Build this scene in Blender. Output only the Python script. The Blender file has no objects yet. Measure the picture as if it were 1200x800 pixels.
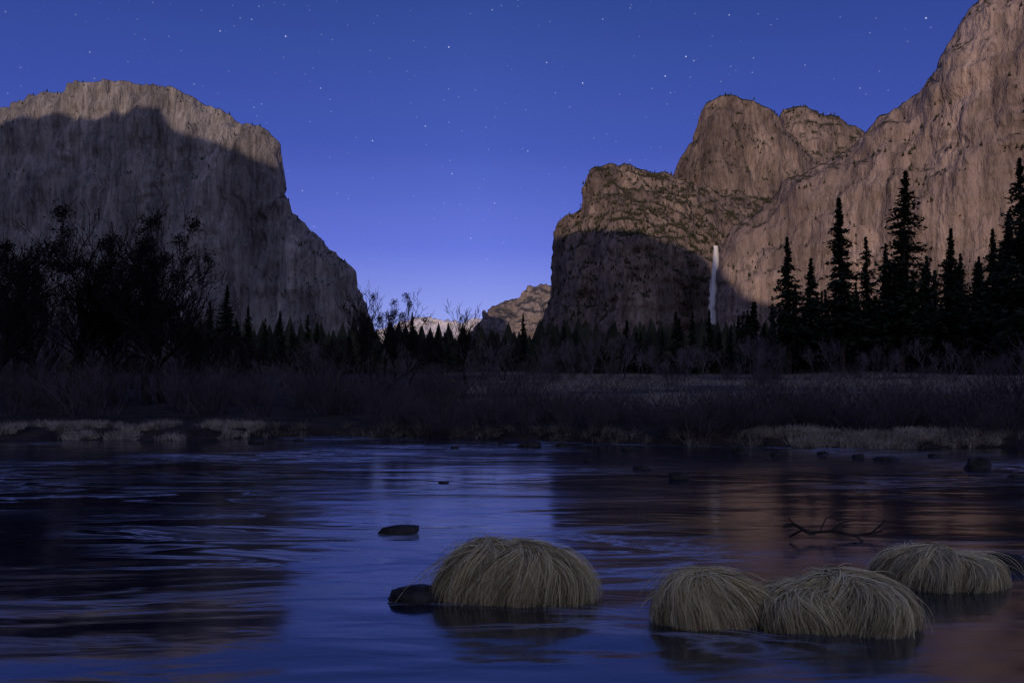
import bpy, math, random, bmesh
import numpy as np
from mathutils import Vector

F=800.0; HZ=455.0; CH=2.2
rng=np.random.default_rng(7)
random.seed(7)
scene=bpy.context.scene
col=scene.collection

def lin(r,g,b):
    f=lambda c:(c/255/12.92) if c/255<=0.04045 else ((c/255+0.055)/1.055)**2.4
    return (f(r),f(g),f(b),1.0)

# ---------------------------------------------------------------- noise
def _hash(ix,iy,iz,seed):
    h=(ix.astype(np.int64)*374761393+iy.astype(np.int64)*668265263+iz.astype(np.int64)*2147483647//7+seed*1274126177)&0xffffffff
    h=((h^(h>>13))*1274126177)&0xffffffff
    h=(h^(h>>16))&0xffffffff
    h=((h*2246822519)&0xffffffff); h=h^(h>>15)
    return (h&0xffffff)/float(0xffffff)
def vnoise(x,y,z,seed=0):
    x=np.asarray(x,float);y=np.asarray(y,float)+0*x;z=np.asarray(z,float)+0*x
    ix=np.floor(x);iy=np.floor(y);iz=np.floor(z)
    fx=x-ix;fy=y-iy;fz=z-iz
    fx=fx*fx*(3-2*fx);fy=fy*fy*(3-2*fy);fz=fz*fz*(3-2*fz)
    ix=ix.astype(np.int64);iy=iy.astype(np.int64);iz=iz.astype(np.int64)
    r=0
    for dx in (0,1):
        for dy in (0,1):
            for dz in (0,1):
                w=(fx if dx else 1-fx)*(fy if dy else 1-fy)*(fz if dz else 1-fz)
                r=r+w*_hash(ix+dx,iy+dy,iz+dz,seed)
    return r*2-1
def fbm(x,y,z,oct=4,seed=0,ridged=False):
    a=1.0;s=0;t=0
    for o in range(oct):
        n=vnoise(x*2**o+o*17.3,y*2**o+o*5.1,z*2**o+o*9.7,seed+o)
        if ridged: n=1-2*np.abs(n)
        s=s+a*n;t+=a;a*=0.5
    return s/t

# ---------------------------------------------------------------- helpers
def mk_mesh(name,verts,faces,mats,smooth=False,midx=None):
    me=bpy.data.meshes.new(name)
    v=verts.tolist() if hasattr(verts,'tolist') else verts
    f=faces.tolist() if hasattr(faces,'tolist') else faces
    me.from_pydata(v,[],f)
    for m in mats: me.materials.append(m)
    if smooth: me.polygons.foreach_set('use_smooth',[True]*len(me.polygons))
    if midx is not None: me.polygons.foreach_set('material_index',midx)
    me.update()
    return me
def obj(name,data,parent=None,loc=None,**props):
    o=bpy.data.objects.new(name,data)
    col.objects.link(o)
    if parent is not None: o.parent=parent
    if loc is not None: o.location=loc
    for k,v in props.items(): o[k]=v
    return o
def grid_faces(nv,nu):
    i=np.arange(nv-1)[:,None]*nu+np.arange(nu-1)[None,:]
    i=i.ravel()
    return np.stack([i,i+1,i+nu+1,i+nu],1)

# ---------------------------------------------------------------- materials
def newmat(name):
    m=bpy.data.materials.new(name); m.use_nodes=True
    nt=m.node_tree; b=nt.nodes['Principled BSDF']
    b.inputs['Specular IOR Level'].default_value=0.12
    return m,nt,b
def N(nt,t,**kw):
    n=nt.nodes.new(t)
    for k,v in kw.items(): setattr(n,k,v)
    return n
def mathn(nt,op,a,b=None,clamp=False):
    n=N(nt,'ShaderNodeMath',operation=op); n.use_clamp=clamp
    for i,x in enumerate((a,b)):
        if x is None: continue
        if hasattr(x,'links'): nt.links.new(x,n.inputs[i])
        else: n.inputs[i].default_value=x
    return n.outputs[0]
def noise(nt,scale,detail=5,rough=0.55,vscale=(1,1,1),loc=(0,0,0),dist=0.0):
    tc=N(nt,'ShaderNodeTexCoord'); mp=N(nt,'ShaderNodeMapping')
    mp.inputs['Scale'].default_value=vscale; mp.inputs['Location'].default_value=loc
    nt.links.new(tc.outputs['Object'],mp.inputs[0])
    n=N(nt,'ShaderNodeTexNoise'); n.inputs['Scale'].default_value=scale
    n.inputs['Detail'].default_value=detail; n.inputs['Roughness'].default_value=rough
    n.inputs['Distortion'].default_value=dist
    nt.links.new(mp.outputs[0],n.inputs['Vector'])
    return n.outputs['Fac']
def ramp(nt,fac,stops):
    r=N(nt,'ShaderNodeValToRGB')
    e=r.color_ramp.elements
    while len(e)<len(stops): e.new(0.5)
    for i,(p,c) in enumerate(stops):
        e[i].position=p; e[i].color=c if len(c)==4 else (*c,1)
    nt.links.new(fac,r.inputs[0])
    return r.outputs[0]
def mix(nt,fac,a,b,mode='MIX'):
    n=N(nt,'ShaderNodeMix',data_type='RGBA',blend_type=mode)
    for i,x in ((0,fac),(6,a),(7,b)):
        if hasattr(x,'links'): nt.links.new(x,n.inputs[i])
        else: n.inputs[i].default_value=x
    return n.outputs[2]
def bump(nt,h,dist,strength=1.0,prev=None):
    b=N(nt,'ShaderNodeBump'); b.inputs['Distance'].default_value=dist; b.inputs['Strength'].default_value=strength
    nt.links.new(h,b.inputs['Height'])
    if prev is not None: nt.links.new(prev,b.inputs['Normal'])
    return b.outputs[0]

def rock_mat(name,lo,hi,veg=(0.05,0.048,0.026,1),vthr=0.45,vstr=1.0,zs=0.16,stain=0.5,bd=20,bigz=0.6,vsc=0.03,crack=0.0):
    m,nt,b=newmat(name)
    n1=noise(nt,0.016,4,0.7,(1,1,zs))
    n2=noise(nt,0.075,3,0.7,(1,1,zs*0.5))
    n3=noise(nt,0.005,3,0.6,(1,1,bigz),(40,0,0),0.6)
    c=ramp(nt,n1,[(0.30,lo),(0.50,tuple((a+b_)/2 for a,b_ in zip(lo,hi))),(0.66,hi)])
    st=ramp(nt,n2,[(0.36,(0.34,0.33,0.33,1)),(0.50,(0.85,0.85,0.85,1)),(0.64,(1.15,1.14,1.13,1))])
    c=mix(nt,stain,c,st,'MULTIPLY')
    big=ramp(nt,n3,[(0.36,(0.64,0.63,0.65,1)),(0.62,(1.12,1.1,1.08,1))])
    c=mix(nt,1.0,c,big,'MULTIPLY')
    if crack>0:
        n4=noise(nt,0.022,4,0.6,(1,1,0.22),(7,3,1),0.8)
        k=mathn(nt,'ABSOLUTE',mathn(nt,'SUBTRACT',n4,0.5))
        kc=ramp(nt,k,[(0.0,(0.30,0.29,0.30,1)),(0.018,(0.75,0.75,0.75,1)),(0.04,(1,1,1,1))])
        c=mix(nt,crack,c,kc,'MULTIPLY')
    g=N(nt,'ShaderNodeNewGeometry'); s=N(nt,'ShaderNodeSeparateXYZ'); nt.links.new(g.outputs['Normal'],s.inputs[0])
    nv=noise(nt,vsc,4,0.75)
    f=mathn(nt,'ADD',s.outputs[2],mathn(nt,'MULTIPLY',mathn(nt,'SUBTRACT',nv,0.5),2.2))
    f=mathn(nt,'MULTIPLY',mathn(nt,'SUBTRACT',f,vthr),4.0,True)
    f=mathn(nt,'MULTIPLY',f,vstr)
    c=mix(nt,f,c,veg)
    nt.links.new(c,b.inputs['Base Color']); b.inputs['Roughness'].default_value=0.9
    nb=noise(nt,0.045,4,0.75,(1,1,0.3))
    nt.links.new(bump(nt,nb,bd,1.0),b.inputs['Normal'])
    return m
M_elcap=rock_mat('pale_granite',(0.19,0.186,0.205,1),(0.42,0.40,0.405,1),vthr=0.92,stain=0.65,bd=22,bigz=0.35,crack=0.5)
M_cath=rock_mat('brown_granite',(0.145,0.116,0.108,1),(0.36,0.285,0.25,1),vthr=0.50,zs=0.35,stain=0.6,bd=18,vsc=0.05,crack=0.5)
M_wall=rock_mat('tan_granite',(0.24,0.19,0.175,1),(0.43,0.34,0.305,1),vthr=0.68,zs=0.09,stain=0.58,bd=14,bigz=0.3,crack=0.5,vsc=0.04)
M_far=rock_mat('haze_tinted_granite',(0.20,0.18,0.19,1),(0.36,0.31,0.31,1),veg=(0.08,0.08,0.09,1),vthr=0.4,zs=0.5)  # distance haze tinted into the rock and brush colours
M_snow=rock_mat('snowy_rock',(0.35,0.34,0.37,1),(0.8,0.76,0.78,1),veg=(0.8,0.78,0.82,1),vthr=0.3,zs=1.0)
M_ridge=rock_mat('ridge_rock',(0.08,0.07,0.06,1),(0.2,0.17,0.15,1),vthr=0.3)

def simple(name,c0,c1,scale,rough=0.9,vs=(1,1,1),bd=0.0,det=3):
    m,nt,b=newmat(name)
    n=noise(nt,scale,det,0.6,vs)
    c=ramp(nt,n,[(0.35,c0),(0.65,c1)])
    nt.links.new(c,b.inputs['Base Color']); b.inputs['Roughness'].default_value=rough
    if bd>0: nt.links.new(bump(nt,n,bd),b.inputs['Normal'])
    return m
M_bark=simple('conifer_bark',(0.04,0.028,0.022),(0.12,0.085,0.065),3,vs=(1,1,0.2))
M_barkd=simple('dark_bark',(0.012,0.010,0.010),(0.035,0.028,0.027),4,vs=(1,1,0.25))
M_twigd=simple('dark_twig_bark',(0.012,0.010,0.010),(0.032,0.026,0.025),0.7,det=1)
M_twig=simple('twig_bark',(0.06,0.046,0.047),(0.15,0.115,0.115),0.7,det=1)
M_twigp=simple('pale_twig_bark',(0.10,0.08,0.084),(0.23,0.185,0.185),0.5,det=1)
M_needle=simple('needles',(0.014,0.019,0.012),(0.06,0.07,0.04),0.3,det=1)
M_slopetree=simple('slope_needles',(0.025,0.028,0.016),(0.06,0.06,0.034),0.05,det=1)
M_rock=simple('river_rock',(0.014,0.013,0.013),(0.06,0.055,0.052),5,rough=0.55,bd=0.04)
M_wood=simple('driftwood',(0.02,0.016,0.014),(0.06,0.05,0.04),8,rough=0.7)
M_core=simple('tussock_soil',(0.012,0.01,0.007),(0.05,0.04,0.025),12,bd=0.02)
M_clump=simple('mistletoe',(0.008,0.010,0.007),(0.022,0.024,0.014),2,det=1)

def blade_mat(name,dark,light):
    m,nt,b=newmat(name)
    a=N(nt,'ShaderNodeAttribute'); a.attribute_name='shade'
    c=ramp(nt,a.outputs['Fac'],[(0.0,dark),(0.7,light),(1.0,tuple(min(0.95,x*1.25) for x in light[:3]))])
    nt.links.new(c,b.inputs['Base Color']); b.inputs['Roughness'].default_value=0.6
    return m
M_straw=blade_mat('straw',(0.07,0.055,0.028,1),(0.80,0.69,0.39,1))
M_bankgrass=blade_mat('bank_straw',(0.06,0.047,0.035,1),(0.52,0.45,0.34,1))

def ground_mat():
    m,nt,b=newmat('valley_floor')
    n1=noise(nt,0.6,4,0.65); n2=noise(nt,0.06,4,0.6,(1,2.4,1)); n3=noise(nt,4,2,0.7)
    c=ramp(nt,n1,[(0.35,(0.018,0.014,0.012)),(0.65,(0.065,0.05,0.04))])
    mead=ramp(nt,n3,[(0.3,(0.10,0.08,0.066)),(0.7,(0.27,0.22,0.18))])
    g=N(nt,'ShaderNodeNewGeometry'); s=N(nt,'ShaderNodeSeparateXYZ'); nt.links.new(g.outputs['Position'],s.inputs[0])
    def mr(v,a,b_,c0=0,c1=1):
        n=N(nt,'ShaderNodeMapRange'); n.inputs[1].default_value=a;n.inputs[2].default_value=b_;n.inputs[3].default_value=c0;n.inputs[4].default_value=c1
        nt.links.new(v,n.inputs[0]);return n.outputs[0]
    f=mathn(nt,'MULTIPLY',mr(s.outputs[1],36,60),mr(s.outputs[1],115,175,1,0))
    xm=mathn(nt,'ADD',s.outputs[0],mathn(nt,'MULTIPLY',s.outputs[1],0.08))
    f=mathn(nt,'MULTIPLY',f,mr(xm,-8,6))
    f=mathn(nt,'MULTIPLY',f,mathn(nt,'MULTIPLY',mathn(nt,'SUBTRACT',n2,0.42),6,True))
    c=mix(nt,f,c,mead)
    nt.links.new(c,b.inputs['Base Color']); b.inputs['Roughness'].default_value=1
    nt.links.new(bump(nt,n1,0.3),b.inputs['Normal'])
    return m
M_ground=ground_mat()

def water_mat():
    m,nt,b=newmat('river_water')
    b.inputs['Specular IOR Level'].default_value=0.5
    b.inputs['IOR'].default_value=2.7
    a=noise(nt,1.0,2,0.5,(0.22,0.70,1),dist=0.8)
    d=noise(nt,1.0,2,0.6,(0.9,3.2,1),(3,7,0),0.4)
    e=noise(nt,1.0,1,0.5,(0.06,0.20,1),(13,2,0))
    h=mathn(nt,'ADD',mathn(nt,'MULTIPLY',a,0.050),mathn(nt,'ADD',mathn(nt,'MULTIPLY',d,0.008),mathn(nt,'MULTIPLY',e,0.06)))
    nt.links.new(bump(nt,h,1.0),b.inputs['Normal'])
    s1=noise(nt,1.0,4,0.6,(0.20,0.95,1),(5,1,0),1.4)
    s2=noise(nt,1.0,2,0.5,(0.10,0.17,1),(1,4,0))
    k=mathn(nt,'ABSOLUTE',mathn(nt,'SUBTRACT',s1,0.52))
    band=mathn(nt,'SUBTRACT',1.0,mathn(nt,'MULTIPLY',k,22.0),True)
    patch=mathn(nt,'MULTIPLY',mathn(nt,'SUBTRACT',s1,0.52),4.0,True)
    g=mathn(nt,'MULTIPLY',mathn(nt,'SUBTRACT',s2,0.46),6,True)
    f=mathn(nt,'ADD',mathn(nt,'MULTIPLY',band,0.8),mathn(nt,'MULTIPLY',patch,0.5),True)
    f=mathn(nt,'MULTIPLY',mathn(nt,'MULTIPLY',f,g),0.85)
    c=mix(nt,f,(0.009,0.012,0.022,1),(0.66,0.71,0.88,1))  # sky reflections on the ripples painted as pale streaks in the base colour
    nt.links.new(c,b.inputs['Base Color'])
    r=ramp(nt,mathn(nt,'ADD',mathn(nt,'MULTIPLY',e,0.5),mathn(nt,'MULTIPLY',f,0.8)),[(0.17,(0.10,)*3),(0.6,(0.32,)*3)])
    nt.links.new(r,b.inputs['Roughness'])
    return m
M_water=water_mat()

# ---------------------------------------------------------------- terrain
def bank_y(x):
    x=np.asarray(x,float)
    b=np.interp(x,[-400,-40,-14,-8,0,8,14,40,400],[34,30,29,31.5,29,26,25,24,30])
    return b+0.8*fbm(x*0.35,x*0+3,x*0,3,seed=5)
def ground_z(x,y):
    x=np.asarray(x,float);y=np.asarray(y,float)
    d=y-bank_y(x)
    z=np.interp(d,[-4,0,0.9,4,14,40,105,280,600,1000,2000,12000],[-1.0,-0.05,0.4,0.65,1.0,2.0,4.5,8,14,22,30,30])
    nz=0.10*fbm(x*0.6,y*0.6,x*0,3,seed=11)+np.clip(d/120,0,1)*1.2*fbm(x*0.04,y*0.03,x*0,3,seed=12)
    z=z+np.where(d>0.2,nz,0)
    zn=np.interp(y,[-200,-30,-2,1,3.5],[4,1.2,0.6,0.2,-1.0])
    return np.where(y<3.5,zn,z)
def sgrid(n,k,L):
    t=np.linspace(-1,1,n); return np.sinh(k*t)/np.sinh(k)*L
gx=sgrid(321,7.5,12000.0); gy=sgrid(361,8,12000.0)+28
GX,GY=np.meshgrid(gx,gy)
GZ=ground_z(GX.ravel(),GY.ravel())
gv=np.stack([GX.ravel(),GY.ravel(),GZ],1)
obj('ground',mk_mesh('ground',gv,grid_faces(361,321),[M_ground],True),kind='structure',label='dark brushy valley floor with dry winter meadow grass')
wv=np.array([[-9000,-6,0],[9000,-6,0],[9000,60,0],[-9000,60,0]],float)
obj('river',mk_mesh('river',wv,np.array([[0,1,2,3]]),[M_water]),kind='structure',label='smooth slow river with sky reflections painted as pale drawn out streaks')

# ---------------------------------------------------------------- mountains
LOFT={}
def resample(c,n):
    c=np.array(c,float)
    s=np.r_[0,np.cumsum(np.hypot(np.diff(c[:,0]),np.diff(c[:,1])))]; s/=s[-1]
    u=np.linspace(0,1,n)
    return np.stack([np.interp(u,s,c[:,i]) for i in range(3)],1)
def loft(key,sky,base,prof,nu,nv,mat,amp=(22,8,3),zst=0.2,seed=0,label='',back=1.5,ledge=0.5):
    S=resample(sky,nu);B=resample(base,nu)
    v=np.linspace(0,1,nv)[:,None]
    fr=np.interp(v,[p[0] for p in prof],[p[1] for p in prof])
    fr=fr[:,:,None]
    P=S[None]*(1-v[:,:,None])+B[None]*v[:,:,None]
    Dp=S[None,:,2]*(1-fr[:,:,0])+B[None,:,2]*fr[:,:,0]
    X=(P[:,:,0]-600)/F*Dp; Z=CH+(HZ-P[:,:,1])/F*Dp; Y=Dp
    rows=[]
    for k,(bd,zf) in enumerate([(back,0.0),(1+(back-1)*0.6,0.7),(1+(back-1)*0.25,0.94),(1+(back-1)*0.08,0.985)]):
        rows.append((X[0]*bd,Y[0]*bd,Z[0]*zf))
    X=np.vstack([r[0] for r in rows]+[X]);Y=np.vstack([r[1] for r in rows]+[Y]);Z=np.vstack([r[2] for r in rows]+[Z])
    W=np.stack([X,Y,Z],2)
    du=np.gradient(W,axis=1);dv=np.gradient(W,axis=0)
    n=np.cross(dv,du);n/=np.linalg.norm(n,axis=2,keepdims=True)+1e-9
    flip=np.sign(-(n*W).sum(2)); flip[flip==0]=1
    n=n*np.where(np.arange(n.shape[0])[:,None,None]>=4,flip[:,:,None],1)
    n[:4]=0
    x,y,z=X,Y,Z
    wx=18*fbm(x/90,y/90,z/90,2,seed+60)
    d=amp[0]*fbm((x+wx)/170,y/170,z/170*zst,3,seed,True)+amp[1]*fbm((x+wx)/45,y/45,z/45*zst*1.3,3,seed+9,True)+amp[2]*fbm(x/13,y/13,z/13*0.5,3,seed+20)
    d=d+amp[0]*0.6*fbm(x/120,y/120,z/(50 if ledge>0.3 else 120),3,seed+31)
    st=z/70+1.3*fbm(x/200,y/200,z/200,2,seed+70); d=d+amp[1]*ledge*np.sin(st*2*np.pi)*np.clip(vnoise(x/90,y/90,z/90,seed+71)+.2,0,1)
    W=W+n*d[:,:,None]
    W[-1,:,2]-=60
    nvt=W.shape[0]
    LOFT[key]=(W,n)
    me=mk_mesh('mountain',W.reshape(-1,3),grid_faces(nvt,nu),[mat],True)
    return obj('mountain',me,kind='structure',label=label)

el_sky=[(-420,190,3300),(-260,165,3000),(-100,145,2750),(0,131,2600),(40,122,2560),(80,112,2520),(120,104,2500),(150,99,2480),(180,101,2450),(205,108,2420),(235,122,2400),(260,131,2380),(290,150,2350),(316,158,2330),(325,168,2325),(327,225,2320),(345,262,2310),(385,300,2290),(407,322,2270),(420,350,2260),(430,385,2250),(446,456,2240)]
el_base=[(-420,458,2950),(0,458,2400),(250,458,2230),(460,458,2120)]
loft('el',el_sky,el_base,[(0,0),(0.05,.25),(0.14,.45),(1,1)],560,300,M_elcap,(42,19,5.5),0.13,1,'huge sheer pale granite monolith with moonlit summit rim',1.5,0.2)
lc_sky=[(634,458,2150),(640,392,2140),(650,350,2130),(655,300,2120),(660,268,2110),(668,257,2100),(685,250,2095),(690,225,2090),(700,200,2085),(712,193,2080),(740,196,2090),(775,205,2110),(800,218,2130),(830,226,2150),(860,240,2160),(890,258,2180),(930,310,2200),(960,458,2200)]
lc_base=[(628,458,1950),(740,458,1820),(960,458,1850)]
loft('lc',lc_sky,lc_base,[(0,0),(0.1,.25),(0.36,.8),(1,1)],420,260,M_cath,(26,13,5),0.35,2,'dark lower cliff with brushy sunlit shoulder beside waterfall')
mc_sky=[(765,330,2520),(785,235,2510),(797,207,2500),(800,195,2495),(810,170,2490),(818,150,2480),(822,130,2470),(828,120,2460),(850,115,2450),(870,120,2455),(890,128,2460),(905,137,2470),(915,150,2480),(930,170,2500),(970,205,2560),(1010,250,2600),(1050,330,2600)]
mc_base=[(765,440,2250),(900,440,2150),(1060,440,2200)]
loft('mc',mc_sky,mc_base,[(0,0),(0.06,.12),(0.34,.3),(0.5,.85),(1,1)],300,200,M_cath,(26,12,4),0.3,3,'rounded granite spire with brushy ledges at its foot',1.5,0.3)
hc_sky=[(870,330,2950),(900,200,2930),(908,150,2900),(914,140,2890),(918,128,2880),(935,125,2870),(960,132,2880),(985,140,2890),(1005,150,2900),(1018,158,2920),(1060,200,2950),(1100,320,2950)]
hc_base=[(870,420,2650),(1100,420,2600)]
loft('hc',hc_sky,hc_base,[(0,0),(0.08,.25),(0.3,.7),(1,1)],220,120,M_cath,(22,12,6),0.4,4,'more distant rounded granite summit with brushy top')
rw_sky=[(836,458,1800),(842,350,1795),(848,305,1790),(870,272,1770),(900,243,1750),(935,213,1720),(975,190,1690),(1018,157,1650),(1035,143,1630),(1060,135,1600),(1085,110,1570),(1105,85,1550),(1120,55,1530),(1135,35,1515),(1145,15,1505),(1165,3,1490),(1200,-8,1450),(1300,-40,1380),(1500,-60,1250),(1800,20,1100)]
rw_base=[(840,458,1720),(1000,458,1500),(1200,458,1280),(1500,458,1080),(1800,458,950)]
loft('rw',rw_sky,rw_base,[(0,0),(0.05,.22),(0.3,.5),(1,1)],560,300,M_wall,(32,10,3.2),0.13,6,'tall smooth tan granite wall lit by low moonlight',1.5,0.35)
fr_sky=[(520,430,5200),(545,400,5150),(562,378,5100),(568,367,5050),(590,358,5000),(610,348,5000),(622,338,5000),(640,337,5000),(655,330,5000),(700,340,5100),(740,430,5200)]
loft('fr',fr_sky,[(520,458,4700),(740,458,4600)],[(0,0),(0.3,.5),(1,1)],200,90,M_far,(50,26,10),0.5,8,'far granite peaks closing the valley with haze tinted in',1.2)
sn_sky=[(250,440,9300),(400,404,9200),(450,388,9000),(475,378,9000),(495,374,9000),(515,376,9000),(540,380,9000),(565,374,9000),(600,380,9000),(700,400,9200),(800,440,9300)]
loft('sn',sn_sky,[(250,457,8200),(800,457,8200)],[(0,0),(0.3,.5),(1,1)],200,60,M_snow,(70,30,10),0.8,9,'distant snow dusted mountain ridge',1.1)

# unseen valley ridge behind the viewpoint, crest shaped to cast the shadow edge
S=Vector((-0.30,-1.0,0.15)); RY=-2500.0
edge=[(-300,165,2950),(-100,152,2650),(0,143,2500),(60,136,2470),(110,138,2440),(165,126,2420),(190,127,2400),(203,150,2360),(228,162,2340),(260,170,2320),(290,182,2290),(325,196,2290),
      (655,262,1960),(690,256,1900),(720,266,1880),(760,280,1870),(800,289,1870),(830,302,1880),(850,330,1760),(870,350,1690),(930,362,1580),(1000,378,1480),(1200,400,1250)]
ex=[];ez=[]
for px,py,D in edge:
    X=(px-600)/F*D; Z=CH+(HZ-py)/F*D
    k=(D-RY)
    ex.append(X+S.x*k); ez.append(Z+S.z*k)
o_=np.argsort(ex); ex=np.array(ex)[o_]; ez=np.array(ez)[o_]
ex=np.r_[-9000,-6000,ex,1500,6000]; ez=np.r_[1500,1900,ez,560,700]
rx=np.unique(np.r_[np.linspace(-9000,-4500,60),np.linspace(-4500,500,900),np.linspace(500,6000,60)])
rz=np.interp(rx,ex,ez)
rzn=rz+16*fbm(rx/50,rx*0,rx*0,4,seed=41)
tt=[-1,-.8,-.6,-.4,-.25,-.12,-.05,-.015,0,.015,.05,.12,.25,.4,.6,.8,1]
V=[]
for t in tt:
    yy=RY+t*1500+0*rx
    hh=rzn*(1-abs(t))**1.15
    a=min(1,abs(t)*6)
    hh=hh+a*(1-abs(t))*50*fbm(rx/250,yy/250,rx*0,4,seed=44)
    V.append(np.stack([rx,yy,hh-5*abs(t)],1))
V=np.vstack(V)
obj('shadow_ridge',mk_mesh('shadow_ridge',V,grid_faces(len(tt),len(rx)),[M_ridge],True),kind='structure',label='unseen valley ridge shaped to shade the valley floor and cliffs')

# ---------------------------------------------------------------- slope trees
def cones(P,H,seed):
    n=len(P);k=5
    r=np.random.default_rng(seed)
    vs=[];fs=[];off=0
    for zb,zt,rr in ((0.0,0.65,0.30),(0.35,1.0,0.2)):
        a=np.arange(k)/k*2*np.pi
        ang=a[None]+r.random((n,1))*6
        R=(H*rr)[:,None]*(0.7+0.6*r.random((n,k)))
        ring=np.stack([P[:,0,None]+np.cos(ang)*R,P[:,1,None]+np.sin(ang)*R,P[:,2,None]+H[:,None]*zb+0*R],2)
        top=P+np.stack([0*H,0*H,H*zt],1)
        vv=np.concatenate([ring,top[:,None]],1).reshape(-1,3)
        base=off+np.arange(n)[:,None]*(k+1)
        for j in range(k):
            fs.append(np.concatenate([base+j,base+(j+1)%k,base+k],1))
        vs.append(vv);off+=len(vv)
    return np.vstack(vs),np.vstack(fs)
pts=[];hs=[]
r=np.random.default_rng(3)
for key,cnt,thr,h0 in (('el',1100,0.5,10),('lc',4600,0.30,11),('mc',2600,0.36,11),('hc',1700,0.3,12),('rw',1300,0.42,10)):
    W,n=LOFT[key]
    du=np.gradient(W,axis=1);dv=np.gradient(W,axis=0)
    nn=np.cross(dv,du);nn/=np.linalg.norm(nn,axis=2,keepdims=True)+1e-9
    nz=np.abs(nn[:,:,2])
    cl=vnoise(W[:,:,0]/60,W[:,:,1]/60,W[:,:,2]/60,seed=77)
    ok=(nz+0.25*cl>thr); ok[:3]=False; ok[int(ok.shape[0]*0.6):]=False
    idx=np.argwhere(ok)
    idx=idx[r.integers(0,len(idx),cnt)]
    p=W[idx[:,0],idx[:,1]]+r.normal(0,3,(cnt,3)); p[:,2]-=3
    pts.append(p);hs.append(h0*(0.4+0.8*r.random(cnt)))
v_,f_=cones(np.vstack(pts),np.concatenate(hs),5)
obj('slope_trees',mk_mesh('slope_trees',v_,f_,[M_slopetree]),kind='stuff',label='tiny dark conifers scattered over granite ledges and summits',category='trees')

# ---------------------------------------------------------------- waterfall
def waterfall():
    def wm(name,a0,a1):
        m,nt,b=newmat(name)
        tc=noise(nt,0.14,3,0.7,(1.6,1,0.10))
        al=ramp(nt,tc,[(0.30,(a0,)*3),(0.52,(a1,)*3)])
        b.inputs['Base Color'].default_value=(0.93,0.94,0.97,1); b.inputs['Roughness'].default_value=0.8
        nt.links.new(al,b.inputs['Alpha']);return m
    mats=[wm('falling_water',0.65,1.0),wm('water_mist',0.12,0.6)]
    ys=np.linspace(288,380,46)
    vs=[];fs=[];off=0;mi=[]
    for layer in range(2):
        ring=[]
        for i,y in enumerate(ys):
            t=i/45
            D=1745-layer*7
            cx=838.5-1.2*t+0.6*math.sin(t*7+layer)
            w=(2.2+2.0*t) if layer==0 else (2.4+6.0*t)
            for s in (-1,-0.4,0.3,1):
                D2=D-6*(1-s*s)
                ring.append(((cx+s*w*(1+0.3*random.uniform(-1,1)*t)-600)/F*D2,D2,CH+(HZ-y)/F*D2))
        vs+=ring
        gf=grid_faces(46,4)+off; fs.append(gf); off+=len(ring);mi+=[layer]*len(gf)
    obj('waterfall',mk_mesh('waterfall',np.array(vs),np.vstack(fs),mats,True,mi),kind='structure',label='thin pale waterfall dropping down the shaded cliff')
waterfall()

# ---------------------------------------------------------------- trees
def leafquads(C,size,r,flat=0.5):
    n=len(C)
    a=r.normal(0,1,(n,3));a[:,2]*=flat;a/=np.linalg.norm(a,axis=1,keepdims=True)
    b=r.normal(0,1,(n,3));b[:,2]*=flat
    b-=a*(a*b).sum(1,keepdims=True);b/=np.linalg.norm(b,axis=1,keepdims=True)
    s=(size*(0.6+0.8*r.random(n)))[:,None]
    a=a*s;b=b*s*0.42
    v=np.stack([C-a,C-b,C+a*0.9,C+b],1).reshape(-1,3)
    return v,np.arange(n*4).reshape(n,4)
def tubes(segs,sides):
    segs=np.array(segs,float)
    p0=segs[:,0:3];p1=segs[:,3:6];r0=segs[:,6];r1=segs[:,7]
    d=p1-p0;d/=np.linalg.norm(d,axis=1,keepdims=True)+1e-9
    up=np.where(np.abs(d[:,2:3])>0.9,np.array([[1.,0,0]]),np.array([[0,0,1.]]))
    u=np.cross(d,up);u/=np.linalg.norm(u,axis=1,keepdims=True);w=np.cross(d,u)
    n=len(segs)
    a=np.arange(sides)/sides*2*np.pi
    ca=np.cos(a)[None,:,None];sa=np.sin(a)[None,:,None]
    R=u[:,None]*ca+w[:,None]*sa
    A=p0[:,None]+R*r0[:,None,None];B=p1[:,None]+R*r1[:,None,None]
    v=np.concatenate([A,B],1).reshape(-1,3)
    base=np.arange(n)[:,None]*(2*sides)
    fs=[]
    for j in range(sides):
        k=(j+1)%sides
        fs.append(np.concatenate([base+j,base+k,base+sides+k,base+sides+j],1))
    return v,np.vstack(fs)
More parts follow.
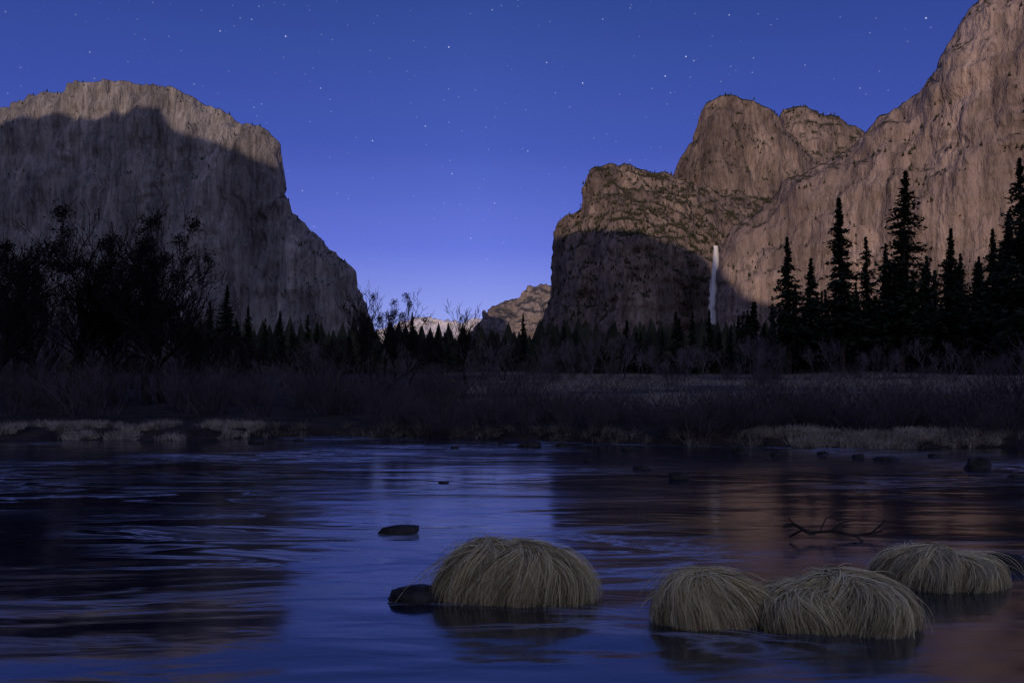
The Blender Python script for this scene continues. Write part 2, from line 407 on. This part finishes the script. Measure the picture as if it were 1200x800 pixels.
def conifer(seed,H,R,nb,nc,ls,bare=0.14,power=0.9):
    r=np.random.default_rng(seed)
    z=bare+(1-bare)*(np.linspace(0,1,nb)**0.95)
    z=np.clip(z+r.normal(0,0.006,nb),bare*0.8,0.99)
    env=np.where(z<0.3,0.7+0.3*(z-bare)/(0.3-bare+1e-6),1.0)*((1-z)/0.7).clip(0,1)**power
    gap=0.55+0.45*(vnoise(z*22,z*0,z*0,seed=seed)>-0.25)
    Lb=R*env*(0.5+0.7*r.random(nb)**0.8)*gap
    Lb=np.maximum(Lb,0.10+0.5*(1-z))
    th=r.random(nb)*2*np.pi+np.arange(nb)*2.4
    t=(np.arange(nc)+0.6)/nc
    t=np.clip(t[None]+r.normal(0,0.05,(nb,nc)),0.08,1.05)
    rad=Lb[:,None]*t
    zz=z[:,None]*H+rad*(0.45*(z[:,None]-0.45))-0.22*rad*t+r.normal(0,0.12,(nb,nc))
    sp=r.normal(0,0.17,(nb,nc))*rad
    X=np.cos(th)[:,None]*rad-np.sin(th)[:,None]*sp
    Y=np.sin(th)[:,None]*rad+np.cos(th)[:,None]*sp
    C=np.stack([X,Y,zz],2).reshape(-1,3)
    szz=np.repeat(ls*(0.40+0.60*((1-z)/0.7).clip(0,1)),nc)
    C=np.repeat(C,2,0);szz=np.repeat(szz,2)
    C=C+r.normal(0,0.35,(nb*nc*2,3))*szz[:,None]
    v,f=leafquads(C,szz,r,0.45)
    top=np.stack([r.normal(0,.04,12),r.normal(0,.04,12),H*(0.955+0.045*r.random(12))],1)
    v2,f2=leafquads(top,np.full(12,ls*0.4),r,3.0)
    v_=np.vstack([v,v2]);f_=np.vstack([f,f2+len(v)])
    segs=[];k=9
    r0=H*0.011
    bx=np.cumsum(r.normal(0,0.04,k+1));by=np.cumsum(r.normal(0,0.04,k+1))
    for i in range(k):
        a=i/k;b=(i+1)/k
        e1=0.0 if i==k-1 else b
        segs.append([bx[i]*a,by[i]*a,a*H*0.99-(0.5 if i==0 else 0),bx[i+1]*e1,by[i+1]*e1,b*H*0.99,r0*(1-a)**0.8+0.03,r0*(1-b)**0.8+0.02])
    for i in range(0,nb,3):
        if z[i]<0.7:
            p=Lb[i]*0.8
            segs.append([0,0,z[i]*H,math.cos(th[i])*p,math.sin(th[i])*p,z[i]*H-0.15*p,0.07,0.02])
    tv,tf=tubes(segs,6)
    return (tv,tf),(v_,f_)
def grow_tree(seed,H,spread=0.55,maxd=4,kids=(7,5,4,3),rmin=0.012,trunk=0.5,multi=1,lean=0.0,rad=0.018):
    rr=random.Random(seed)
    big=[];small=[];tips=[]
    def branch(p,d,L,r,depth):
        n=4 if depth<2 else (3 if depth==2 else 2)
        pts=[p];dd=d.copy()
        rs=[r]
        for i in range(n):
            dd=(dd+Vector((rr.gauss(0,.17),rr.gauss(0,.17),rr.gauss(0,.08)+(0.07 if depth else 0.0)))).normalized()
            q=pts[-1]+dd*(L/n)
            rn=max(rmin*0.7,r*(1-(i+1)/n*0.65))
            (big if depth<=1 else small).append([*pts[-1],*q,rs[-1],rn])
            pts.append(q);rs.append(rn)
        if depth>=maxd:
            tips.append(pts[-1]);return
        for k in range(kids[min(depth,len(kids)-1)]):
            t=rr.uniform(0.35 if depth==0 else 0.2,1.0)
            i=min(int(t*n),n-1);f=t*n-i
            q=pts[i].lerp(pts[i+1],f)
            ax=Vector((rr.gauss(0,1),rr.gauss(0,1),rr.gauss(0,.5)))
            ax=(ax-dd*ax.dot(dd)).normalized()
            nd=(dd*(1-spread)+ax*spread*rr.uniform(.7,1.3)+Vector((0,0,.22))).normalized()
            branch(q,nd,L*rr.uniform(.42,.70),max(rmin,rs[i]*rr.uniform(.45,.66)),depth+1)
    for m in range(multi):
        d=Vector((rr.gauss(lean,.12 if multi==1 else .3),rr.gauss(0,.12 if multi==1 else .25),1)).normalized()
        branch(Vector((rr.gauss(0,.05*multi),rr.gauss(0,.05*multi),-0.2)),d,H*trunk*rr.uniform(.85,1.1),H*rad,0)
    allz=max(max(s[5] for s in small),1)
    sc=H/allz
    big=np.array(big);small=np.array(small)
    big[:,:6]*=sc;small[:,:6]*=sc
    return tubes(big,5),tubes(small,3),[t*sc for t in tips]

def shrub(seed,H,W_,n):
    rr=random.Random(seed);segs=[]
    for i in range(n):
        a=rr.uniform(0,6.283);rad=rr.uniform(0,.35)*W_
        p=Vector((math.cos(a)*rad,math.sin(a)*rad,-0.1))
        d=Vector((math.cos(a)*rr.uniform(.05,.6),math.sin(a)*rr.uniform(.05,.6),1)).normalized()
        L=H*rr.uniform(.45,1.05);r=.011*rr.uniform(.8,1.6)
        for k in range(4):
            d=(d+Vector((rr.gauss(0,.12),rr.gauss(0,.12),0))).normalized()
            q=p+d*L/4
            segs.append([*p,*q,r,r*.75]);r*=.75
            for j in range(2):
                if k>0:
                    e=(d+Vector((rr.gauss(0,.45),rr.gauss(0,.45),rr.gauss(0,.2)))).normalized()
                    q2=q+e*L*rr.uniform(.12,.3)
                    segs.append([*q,*q2,r*.7,.005])
                    e2=(e+Vector((rr.gauss(0,.4),rr.gauss(0,.4),.1))).normalized()
                    segs.append([*q2,*(q2+e2*L*.12),.006,.004])
            p=q
    return tubes(segs,3)

CV=[]
for i,(h,R_,nb,pw) in enumerate([(42,6.4,270,0.8),(38,5.4,250,.9),(34,6.0,220,1.0),(40,5.0,240,.75),(30,5.6,200,1.0)]):
    T,C=conifer(100+i,h,R_,nb,13,0.66,0.14+0.05*(i%3),pw)
    CV.append((h,mk_mesh('conifer_trunk',T[0],T[1],[M_bark],True),mk_mesh('conifer_crown',C[0],C[1],[M_needle])))
FV=[]
for i,(h,R_,pw) in enumerate([(30,4.6,1.0),(26,4.2,.9),(33,4.4,1.0),(22,4.0,.8),(28,3.2,.9),(31,5.2,1.1)]):
    T,C=conifer(200+i,h,R_,110,7,1.0,0.10,pw)
    v=np.vstack([T[0],C[0]]);f=np.vstack([T[1],C[1]+len(T[0])])
    mi=np.r_[np.zeros(len(T[1]),int),np.ones(len(C[1]),int)]
    FV.append((h,mk_mesh('pine_tree',v,f,[M_bark,M_needle],False,mi)))
def gz(x,y): return float(ground_z(np.array([x]),np.array([y]))[0])
rr=random.Random(5)
def put_conifer(px,top,D,var,label):
    x=(px-600)/F*D; z=gz(x,D)
    Hh=CH+(HZ-top)/F*D-z
    h,tm,cm=CV[var]
    e=obj('pine_tree',None,None,(x,D,z-0.1),label=label,category='tree',group='tall conifers along the meadow edge')
    s=Hh/h; w=s*rr.uniform(.95,1.2)
    e.scale=(w,w,s); e.rotation_euler=(rr.gauss(0,.012),rr.gauss(0,.012),rr.uniform(0,6.28))
    obj('trunk',tm,e);obj('crown',cm,e)
big=[(926,277,165,2),(950,302,172,4),(988,231,140,1),(1016,277,150,3),(1036,285,160,1),(1057,199,140,0),(1086,300,165,4),(1108,268,150,2),(1128,296,170,3),(1163,268,150,1),(1183,250,140,4),(1198,184,120,0),(1146,300,175,2),(1172,290,165,4),(1120,318,160,1),(1070,320,170,2),(1003,330,160,2),(968,340,175,4),
     (265,334,150,2),(246,352,160,3),(291,358,165,1),(327,364,175,4),(310,372,180,3),(221,360,150,1),(277,372,170,4),
     (484,366,190,2),(512,382,210,3),(613,366,220,1),(500,392,230,4),(344,386,190,1),(1240,230,130,2),(-30,330,120,1)]
for px,top,D,v in big:
    tall=(455-top)/F*D
    put_conifer(px,top,D,v,'very tall dark pine standing at meadow edge' if tall>33 else 'dark mid height conifer standing above leafless brush')
cnt=0
def put_far(px,D,hh):
    global cnt
    x=(px-600)/F*D; z=gz(x,D)
    h,me=FV[rr.randrange(6)]
    o=obj('pine_tree',me,None,(x,D,z-0.2),label='dark conifer in the forest at the cliff foot',category='tree',group='forest conifers across the valley floor')
    s=hh/h;w=s*rr.uniform(.85,1.25);o.scale=(w,w,s);o.rotation_euler=(0,0,rr.uniform(0,6.28));cnt+=1
for i in range(85):
    px=rr.uniform(850,1260);D=rr.uniform(170,280)
    top=np.interp(px,[850,900,960,1100,1260],[388,362,348,325,295])+rr.uniform(-8,60)
    put_far(px,D,(455-top)/F*D)
for i in range(55):
    px=rr.uniform(-60,345);D=rr.uniform(170,300)
    top=np.interp(px,[-60,150,260,345],[350,368,378,395])+rr.uniform(-6,45)
    put_far(px,D,(455-top)/F*D)
for i in range(110):
    px=rr.uniform(330,880);D=rr.uniform(220,450)
    top=np.interp(px,[330,400,450,560,620,700,760,880],[402,408,414,414,406,404,402,392])+rr.choice((rr.uniform(-22,28),rr.uniform(0,28),rr.uniform(5,30)))
    put_far(px,D,(455-top)/F*D)
r=np.random.default_rng(15)
n=9000
D=r.uniform(430,1500,n);px=r.uniform(-200,1400,n)
x=(px-600)/F*D
P=np.stack([x,D,ground_z(x,D)-1],1)
v_,f_=cones(P,18+22*r.random(n),8)
obj('distant_forest',mk_mesh('distant_forest',v_,f_,[M_slopetree]),kind='stuff',label='dense dark conifer forest below the cliffs',category='forest')

BV=[]
specs=[(14,1,.50,1),(13,2,.45,1),(12,1,.52,1),(10,3,.45,1),(11,1,.42,1),  (9,1,.5,0),(8,3,.5,0),(8,2,.55,0)]
for i,(h,mu,sp,dk) in enumerate(specs):
    if dk: kids=(11,5,4,3) if mu==1 else (6,4,3,3)
    else: kids=(8,5,4) if mu==1 else (5,4,4)
    B,Sm,tips=grow_tree(300+i,h,sp,4 if dk else 3,kids,0.027 if dk else 0.024,0.66,mu,0.06*(i-2) if dk else 0,0.024 if dk else 0.017)
    extra=None
    if i in (0,2):
        q=np.random.default_rng(i+50)
        hi=sorted(tips,key=lambda t:-t.z)[:len(tips)//3]
        cs=[]
        for t in random.Random(i).sample(hi,10):
            k=170; c=np.array(t)+q.normal(0,0.26,(k,3)); cs.append(c)
        cs=np.vstack(cs); lv,lf=leafquads(cs,np.full(len(cs),0.10),q,1.0)
        extra=mk_mesh('leaf_clump',lv,lf,[M_clump])
    BV.append((h,mk_mesh('bare_trunk',B[0],B[1],[M_barkd if dk else M_twigp],True),mk_mesh('bare_crown',Sm[0],Sm[1],[M_twigd if dk else M_twigp]),extra))
def put_bare(px,top,D,var=None):
    x=(px-600)/F*D; z=gz(x,D)
    Hh=CH+(HZ-top)/F*D-z
    if var is None: var=5+rr.randrange(3)
    h,tm,cm,ex_=BV[var]
    e=obj('bare_tree',None,None,(x,D,z),category='tree',group='leafless riverside trees')
    e['label']='large leafless cottonwood with dark mistletoe clumps' if ex_ and Hh>11 else ('tall dark leafless tree with spreading branches' if var<5 else 'slender leafless tree with fine greyish twigs')
    s=Hh/h;e.scale=(s*.88,s*.88,s);e.rotation_euler=(0,0,rr.uniform(0,6.28))
    obj('trunk',tm,e);obj('crown',cm,e)
    if ex_ and Hh>11: obj('mistletoe',ex_,e)
for a in [(46,216,44,0),(74,232,47,2),(20,270,48,4),(100,300,50,3),(134,282,50,4),(172,222,46,2),(190,246,48,0),(210,300,52,4),(-20,245,42,0),(112,325,56,1),(0,315,60,3),(228,345,62,4),(72,335,70,2),(155,330,70,4),
          (436,330,74,4),(463,336,82,2),(450,362,70,3),(546,352,95,4),(478,372,88,1),(395,395,90,3),(362,400,85,2),(425,382,95,1),(522,378,100,2),(566,382,105,3),(590,388,110,1),(300,392,80,3),(330,396,80,4),(272,386,75,1),(250,380,66,3)]:
    put_bare(*a)
for i in range(10): put_bare(rr.uniform(-40,240),rr.uniform(350,405),rr.uniform(50,90))
for i in range(46): put_bare(rr.uniform(540,930),rr.uniform(382,424),rr.uniform(105,170))
for i in range(20): put_bare(rr.uniform(930,1230),rr.uniform(390,430),rr.uniform(95,135))
for i in range(22): put_bare(rr.uniform(240,600),rr.uniform(390,432),rr.uniform(55,110))

SV=[mk_mesh('bare_shrub',*shrub(400+i,2.0,1.6,30+5*i),[M_twig]) for i in range(4)]
def put_shrub(px,D,h):
    x=(px-600)/F*D
    o=obj('bare_shrub',SV[rr.randrange(4)],None,(x,D,gz(x,D)),label='leafless brown willow shrub growing on the riverbank',category='shrub',group='willow shrubs along the riverbank')
    s=h/2.0;o.scale=(s*rr.uniform(.9,1.5),s*rr.uniform(.9,1.5),s);o.rotation_euler=(0,0,rr.uniform(0,6.28))
for i in range(120):
    px=rr.uniform(430,1250);x0=(px-600)/F*28;D=float(bank_y(x0))+(rr.uniform(0.1,5.5) if not 870<px<1110 else rr.uniform(1.3,6))
    put_shrub(px,D,rr.uniform(.7,1.7)*(1.15 if px>800 else 1.0))
for i in range(60):
    px=rr.uniform(-40,620);x0=(px-600)/F*32;D=float(bank_y(x0))+rr.uniform(4,26)
    put_shrub(px,D,rr.uniform(1.4,3.4))
for i in range(40):
    put_shrub(rr.uniform(540,1230),rr.uniform(70,140),rr.uniform(1.3,3.2))
for px,D,h in [(1180,31,3.2),(1130,30,2.4),(1215,29,3.4),(1040,30,2.2),(925,31,2.6),(720,36,2.2),(640,33,2.2)]: put_shrub(px,D,h)

# ---------------------------------------------------------------- grasses
def blades_mesh(name,paths,width,shade,mat):
    n,k,_=paths.shape
    d=np.gradient(paths,axis=1);d/=np.linalg.norm(d,axis=2,keepdims=True)+1e-9
    out=np.random.default_rng(1).normal(0,1,(n,1,3))
    s=np.cross(d,out);s/=np.linalg.norm(s,axis=2,keepdims=True)+1e-9
    w=(width*np.linspace(1,0.35,k))[None,:,None]
    A=paths-s*w;B=paths+s*w
    v=np.stack([A,B],2).reshape(-1,3)
    base=np.arange(n)[:,None]*(2*k)+np.arange(k-1)[None]*2
    base=base.reshape(-1,1)
    f=np.concatenate([base,base+1,base+3,base+2],1)
    me=mk_mesh(name,v,f,[mat])
    at=me.attributes.new('shade','FLOAT','POINT')
    at.data.foreach_set('value',np.repeat(shade,2*k).astype(np.float32))
    return me
def tussock(cx,cy,lobes,label,seed):
    r=np.random.default_rng(seed)
    allp=[];sh=[];cores=[]
    for (ox,oy,a,b,H,sweep,n,wild) in lobes:
        k=10
        th=r.random(n)*2*np.pi
        sx=r.uniform(-1,1,n)*0.50*a-sweep[0]*a*0.30; sy=r.normal(0,0.12,n)*b
        rim=1+0.10*np.sin(th*3+seed)+0.06*np.sin(th*7+seed*2)+r.normal(0,0.06,n)
        ex_=a*np.cos(th)*rim; ey_=b*np.sin(th)*rim
        reach=np.where(r.random(n)<0.45,r.uniform(0.5,0.95,n),1.0)
        t=np.linspace(0,1,k)[None]*reach[:,None]
        phi=t*np.pi/2
        Hn=H*(1-0.34*(np.abs(sx+sweep[0]*a*.3)/(0.5*a))**1.7+0.14*np.sin(sx/a*5+seed)+r.normal(0,0.055,n))
        X=sx[:,None]+(ex_-sx)[:,None]*np.sin(phi)**1.05+sweep[0]*a*0.20*np.sin(t*np.pi)
        Y=sy[:,None]+(ey_-sy)[:,None]*np.sin(phi)**1.05
        ang=sweep[1]*np.sin(phi)**1.5*0.75
        ca,sa=np.cos(ang),np.sin(ang)
        X,Y=X*ca-Y*sa*(a/b),X*sa*(b/a)+Y*ca
        Z=Hn[:,None]*np.cos(np.minimum(phi,1.56))**0.82-0.02
        lay=(r.random(n)**2*0.04)[:,None]
        lock=vnoise(th*7,sx*8,th*0,seed=seed+3)[:,None]
        lock2=vnoise(th*20,sx*18,th*0,seed=seed+5)[:,None]
        Z=Z+lay+0.05*lock*np.sin(t*np.pi)+0.02*lock2*np.sin(t*np.pi)
        X+=0.015*np.sin(t*7+r.random((n,1))*9)+0.07*lock*t+0.035*lock2*t;Y+=0.015*np.sin(t*6+r.random((n,1))*9)
        wl=r.random(n)<wild
        m=int(wl.sum())
        X[wl]+=(t[wl]**1.5)*r.normal(0,0.13,(m,1)); Z[wl]+=np.sin(t[wl]*np.pi*0.7)*r.uniform(0.02,0.13,(m,1)); Y[wl]+=t[wl]**1.5*r.normal(0,.12,(m,1))
        Z=np.maximum(Z,-0.03)
        allp.append(np.stack([X+ox,Y+oy,Z],2))
        sh.append(np.clip(0.22+0.5*r.random(n)+0.30*lock[:,0]+0.28*lock2[:,0],0,1))  # lock terms paint shadow between locks into the blade tone, rest is random
        u=np.linspace(0,2*np.pi,33)[:-1];w=np.linspace(0,np.pi/2,9)
        U,Wq=np.meshgrid(u,w)
        nz=1+0.05*fbm(np.cos(U)*3,np.sin(U)*3,Wq*2,2,seed=seed)
        cv=np.stack([ox+np.cos(U)*np.sin(Wq)**0.9*a*.80*nz,oy+np.sin(U)*np.sin(Wq)**0.9*b*.80*nz,np.cos(Wq)**0.9*H*.66-0.03],2).reshape(-1,3)
        fs=[]
        for i in range(8):
            for j in range(32):
                fs.append([i*32+j,i*32+(j+1)%32,(i+1)*32+(j+1)%32,(i+1)*32+j])
        cores.append((cv,np.array(fs)))
    e=obj('grass_tussock',None,None,(cx,cy,0),label=label,category='grass clump',group='dry sedge tussocks in the river')
    obj('grass_blades',blades_mesh('grass_blades',np.vstack(allp),0.0042,np.concatenate(sh),M_straw),e)
    off=0;cv=[];cf=[]
    for a_,b_ in cores: cv.append(a_);cf.append(b_+off);off+=len(a_)
    obj('root_mound',mk_mesh('root_mound',np.vstack(cv),np.vstack(cf),[M_core],True),e)
def tus(pxl,pxr,pyb,pyt,lobes,label,seed):
    D=CH*F/(pyb-HZ)
    w=(pxr-pxl)/F*D
    b=w*0.28
    D+=b*0.9
    cx=((pxl+pxr)/2-600)/F*D
    w=(pxr-pxl)/F*D
    Hh=(pyb-pyt)/F*D*0.74
    L=[]
    for (fc,fw,fh,swx,swr,n,wild,oy) in lobes:
        L.append(((fc-0.5)*w,oy*b,fw*w/2,b*(0.9+0.1*fh),Hh*fh,(swx,swr),n,wild))
    tussock(cx,D,L,label,seed)
tus(513,690,710,640,[(0.36,0.72,1.0,0.1,-0.45,6500,0.10,0.12),(0.58,0.84,0.97,0.30,-0.55,9500,0.02,-0.03)],'dry straw coloured tussock with tousled top beside flat rock',21)
tus(769,899,737,663,[(0.5,1.0,1.0,-0.5,0.5,10000,0.04,0)],'drooping dry straw tussock leaning against its neighbour',22)
tus(884,1069,743,671,[(0.32,0.64,0.84,-0.5,0.5,6500,0.02,0),(0.60,0.80,1.0,0.35,-0.6,8500,0.02,0)],'widest drooping straw tussock with two soft humps',23)
tus(1030,1171,692,634,[(0.36,0.72,1.0,0.1,-0.4,6500,0.01,0),(0.62,0.76,0.80,0.5,-0.5,6500,0.01,0)],'dry straw tussock sloping down beside a dark rock',24)

def bankgrass():
    r=np.random.default_rng(9)
    specs=[(-30,275,900,0.0,2.2,1.0),(870,1115,640,0.0,1.5,1.0),(275,900,200,0.0,1.0,.35),(1115,1260,60,.0,1.2,.45)]
    P=[];sh=[]
    for a,b,nt_,d0,d1,br in specs:
        px=r.uniform(a,b,nt_)
        x=(px-600)/F*28.5
        y=bank_y(x)+r.uniform(d0,d1,nt_)
        keep=vnoise(x*0.9,y*1.5,x*0,seed=92)>-0.25
        x=x[keep];y=y[keep];nt_=len(x)
        z=ground_z(x,y)
        k=5;nb=26
        n=nt_*nb
        X=np.repeat(x,nb)+r.normal(0,.10,n);Y=np.repeat(y,nb)+r.normal(0,.1,n);Z=np.repeat(z,nb)-0.03
        an=r.random(n)*6.28;L=r.uniform(.2,.5,n);ln=r.uniform(.2,1.1,n)
        t=np.linspace(0,1,k)[None]
        px_=X[:,None]+np.cos(an)[:,None]*(L*ln*.7)[:,None]*t**1.5
        py_=Y[:,None]+np.sin(an)[:,None]*(L*ln*.7)[:,None]*t**1.5
        pz_=Z[:,None]+L[:,None]*(t-0.55*t**2.5*ln[:,None])
        P.append(np.stack([px_,py_,pz_],2));sh.append(np.clip(np.repeat(r.uniform(.15,1.0,nt_),nb)*br+r.normal(0,.12,n),0,1))
    obj('riverbank_grass',blades_mesh('riverbank_grass',np.vstack(P),0.008,np.concatenate(sh),M_bankgrass),kind='stuff',label='matted dry pale grass fringing the far riverbank',category='grass')
    n=30000
    D=np.sqrt(r.uniform(38**2,150**2,n));px=r.uniform(520,1260,n)
    x=(px-600)/F*D
    keep=vnoise(x*0.05,D*0.12,x*0,seed=95)>-0.1;x=x[keep];D=D[keep];n=len(x)
    z=ground_z(x,D)
    k=3;t=np.linspace(0,1,k)[None]
    an=r.random(n)*6.28;L=r.uniform(.3,.7,n)
    px_=x[:,None]+np.cos(an)[:,None]*L[:,None]*.6*t;py_=D[:,None]+np.sin(an)[:,None]*L[:,None]*.6*t;pz_=z[:,None]-.03+L[:,None]*t*.9
    obj('meadow_grass',blades_mesh('meadow_grass',np.stack([px_,py_,pz_],2),0.03,np.clip(.15+.5*r.random(n),0,1),M_bankgrass),kind='stuff',label='dry winter grass covering the open meadow',category='grass')
bankgrass()

# ---------------------------------------------------------------- rocks
def rock(px,py,wpx,hpx,label,seed,depth=0.5):
    D=CH*F/(py-HZ); w=wpx/F*D/2; h=max(hpx/F*D*0.75,0.03)
    D+=w*depth
    x=(px-600)/F*D
    bm=bmesh.new();bmesh.ops.create_icosphere(bm,subdivisions=4,radius=1)
    V=np.array([v.co[:] for v in bm.verts])
    d=1+0.32*fbm(V[:,0]*1.3+seed,V[:,1]*1.3,V[:,2]*1.3,2,seed=seed)+0.16*fbm(V[:,0]*3+seed,V[:,1]*3,V[:,2]*3,4,seed=seed+3,ridged=True)
    V=V*d[:,None]
    V/=np.abs(V[:,0]).max()
    sl=0.25*math.sin(seed*1.7)
    V[:,2]+=V[:,0]*sl
    V[:,2]=np.where(V[:,2]>0.5,0.5+(V[:,2]-0.5)*0.45,V[:,2])
    V[:,2]/=V[:,2].max()
    V=V*np.array([w,w*depth,h]);V[:,2]-=h*0.05
    for v,c in zip(bm.verts,V): v.co=c
    me=bpy.data.meshes.new('river_rock');bm.to_mesh(me);bm.free();me.materials.append(M_rock)
    me.polygons.foreach_set('use_smooth',[True]*len(me.polygons))
    o=obj('river_rock',me,None,(x,D,0),label=label,category='rock',group='dark rocks in the river')
    o.rotation_euler=(0,0.08*math.sin(seed),0)
R_=[(466,627,54,14,'low rounded dark rock breaking the river surface'),(487,709,82,26,'flat dark slab rock touching the tousled tussock'),(795,562,28,13,'small pointed dark rock in open water'),(752,551,22,8,'small low dark rock in shallow ripples'),
    (1145,551,33,22,'upright angular dark rock in open river'),(1176,670,58,28,'rounded dark rock beside sloping straw tussock'),(867,532,24,13,'dark rock near the far grassy bank'),
    (620,525,34,12,'dark rock against the far brushy bank'),(910,534,16,8,'tiny dark rock near far bank'),(533,526,12,5,'tiny dark rock near far bank'),(658,524,14,7,'tiny dark rock near far bank'),(705,526,12,5,'tiny dark rock near far bank'),
    (520,566,14,3,'tiny wet rock in ripples'),(1040,539,34,6,'long low wet rock in shallows'),(735,527,16,6,'tiny dark rock near far bank'),(1005,536,16,6,'tiny dark rock near far bank'),(965,533,16,6,'tiny dark rock near far bank'),(590,521,14,4,'tiny dark rock near far bank'),(350,517,14,4,'tiny dark rock near far bank'),(300,519,20,7,'tiny dark rock near far bank'),(1095,535,14,6,'tiny dark rock near far bank'),(690,541,14,4,'tiny wet rock in ripples'),(1190,560,20,5,'tiny wet rock in ripples')]
for i,a in enumerate(R_): rock(*a,60+i)

def drift():
    D=9.9
    def P(px,py,dd=0.0):
        d=D+dd; return Vector(((px-600)/F*d,d,CH+(HZ-py)/F*d))
    lines=[([(918,622),(930,619),(950,629),(975,627),(1000,632),(1020,630),(1034,626)],.026,.1),([(975,627),(985,618),(1003,614)],.014,.0),([(1020,630),(1030,622),(1037,614)],.016,.05),([(925,634),(940,626),(955,631)],.02,-.1),([(960,629),(968,612),(985,606)],.010,.15),([(1000,632),(1012,640),(1022,643)],.015,-.2),([(930,619),(924,612)],.012,0)]
    segs=[]
    for pts,r0,dd in lines:
        q=[P(a,b,dd*i/len(pts)) for i,(a,b) in enumerate(pts)]
        for i in range(len(q)-1):
            m=(q[i]+q[i+1])/2+Vector((0,random.gauss(0,.01),random.gauss(0,.008)))
            t0=1-i/len(q);t1=1-(i+1)/len(q)
            segs.append([*q[i],*m,r0*(.4+.6*t0),r0*(.4+.3*(t0+t1))]);segs.append([*m,*q[i+1],r0*(.4+.3*(t0+t1)),r0*(.4+.6*t1)])
    segs=np.array(segs)
    c=np.array([(975-600)/F*D,D,0]);segs[:,0:3]-=c;segs[:,3:6]-=c
    zm=segs[:,[2,5]].min();segs[:,2]-=zm+.03;segs[:,5]-=zm+.03
    v,f=tubes(segs,7)
    obj('driftwood_branch',mk_mesh('driftwood_branch',v,f,[M_wood],True),None,tuple(c),label='forked dark driftwood branch lying in shallow water',category='branch')
drift()

# ---------------------------------------------------------------- world
w=bpy.data.worlds.new('World');scene.world=w;w.use_nodes=True
nt=w.node_tree;bg=nt.nodes['Background']
tc=N(nt,'ShaderNodeTexCoord');sp=N(nt,'ShaderNodeSeparateXYZ');nt.links.new(tc.outputs['Generated'],sp.inputs[0])
front=ramp(nt,sp.outputs[2],[(0.0,lin(178,184,240)),(0.09,lin(150,163,238)),(0.20,lin(101,117,218)),(0.33,lin(69,90,182)),(0.5,lin(48,72,148)),(1.0,lin(38,56,118))])
westc=ramp(nt,sp.outputs[2],[(0.0,lin(160,148,165)),(0.4,lin(156,155,186)),(0.75,lin(124,130,168)),(1.0,lin(38,56,118))])
f=mathn(nt,'MULTIPLY',mathn(nt,'ADD',mathn(nt,'MULTIPLY',sp.outputs[1],-1),0.05),1.6,True)
skyc=mix(nt,f,front,westc)
ax=mathn(nt,'ABSOLUTE',mathn(nt,'ADD',sp.outputs[0],0.05))
fall=ramp(nt,ax,[(0.0,(1,1,1,1)),(0.35,(0.80,0.83,0.88,1)),(0.8,(0.6,0.64,0.72,1))])
skyc=mix(nt,mathn(nt,'SUBTRACT',1.0,f),skyc,fall,'MULTIPLY')
vo=N(nt,'ShaderNodeTexVoronoi');vo.inputs['Scale'].default_value=85
nt.links.new(tc.outputs['Generated'],vo.inputs['Vector'])
st=mathn(nt,'SUBTRACT',1.0,mathn(nt,'DIVIDE',vo.outputs['Distance'],0.10),True)
st=mathn(nt,'POWER',st,1.3)
sc=N(nt,'ShaderNodeSeparateColor');nt.links.new(vo.outputs['Color'],sc.inputs[0])
br=mathn(nt,'ADD',mathn(nt,'MULTIPLY',mathn(nt,'POWER',sc.outputs[0],6.0),1.0),0.18)
zf=mathn(nt,'MULTIPLY',mathn(nt,'SUBTRACT',sp.outputs[2],0.12),5,True)
st=mathn(nt,'MULTIPLY',mathn(nt,'MULTIPLY',st,br),zf)
stm=mix(nt,st,(0,0,0,1),(0.9,0.95,1.0,1))
skyc=mix(nt,1.0,skyc,stm,'ADD')
ns=N(nt,'ShaderNodeTexSky',sky_type='NISHITA');ns.sun_disc=False
ns.sun_elevation=math.radians(8.2);ns.sun_rotation=math.radians(197)
nsm=mix(nt,1.0,ns.outputs[0],(0.002,0.002,0.0025,1),'MULTIPLY')
skyc=mix(nt,1.0,skyc,nsm,'ADD')
nt.links.new(skyc,bg.inputs[0]);bg.inputs[1].default_value=1.0

sun=bpy.data.lights.new('moon','SUN');sun.energy=1.95;sun.angle=math.radians(0.3);sun.color=(1.0,0.74,0.55)
so=bpy.data.objects.new('moon',sun);col.objects.link(so)
so.rotation_euler=(-S).to_track_quat('-Z','Y').to_euler()

cam=bpy.data.cameras.new('camera');cam.lens=24;cam.sensor_width=36;cam.shift_y=(HZ-400)/1200;cam.clip_end=40000;cam.clip_start=0.1
co=bpy.data.objects.new('camera',cam);col.objects.link(co);co.location=(0,0,CH);co.rotation_euler=(math.radians(90),0,0)
scene.camera=co
scene.view_settings.view_transform='Standard';scene.view_settings.look='None';scene.view_settings.exposure=0
print('far',cnt)
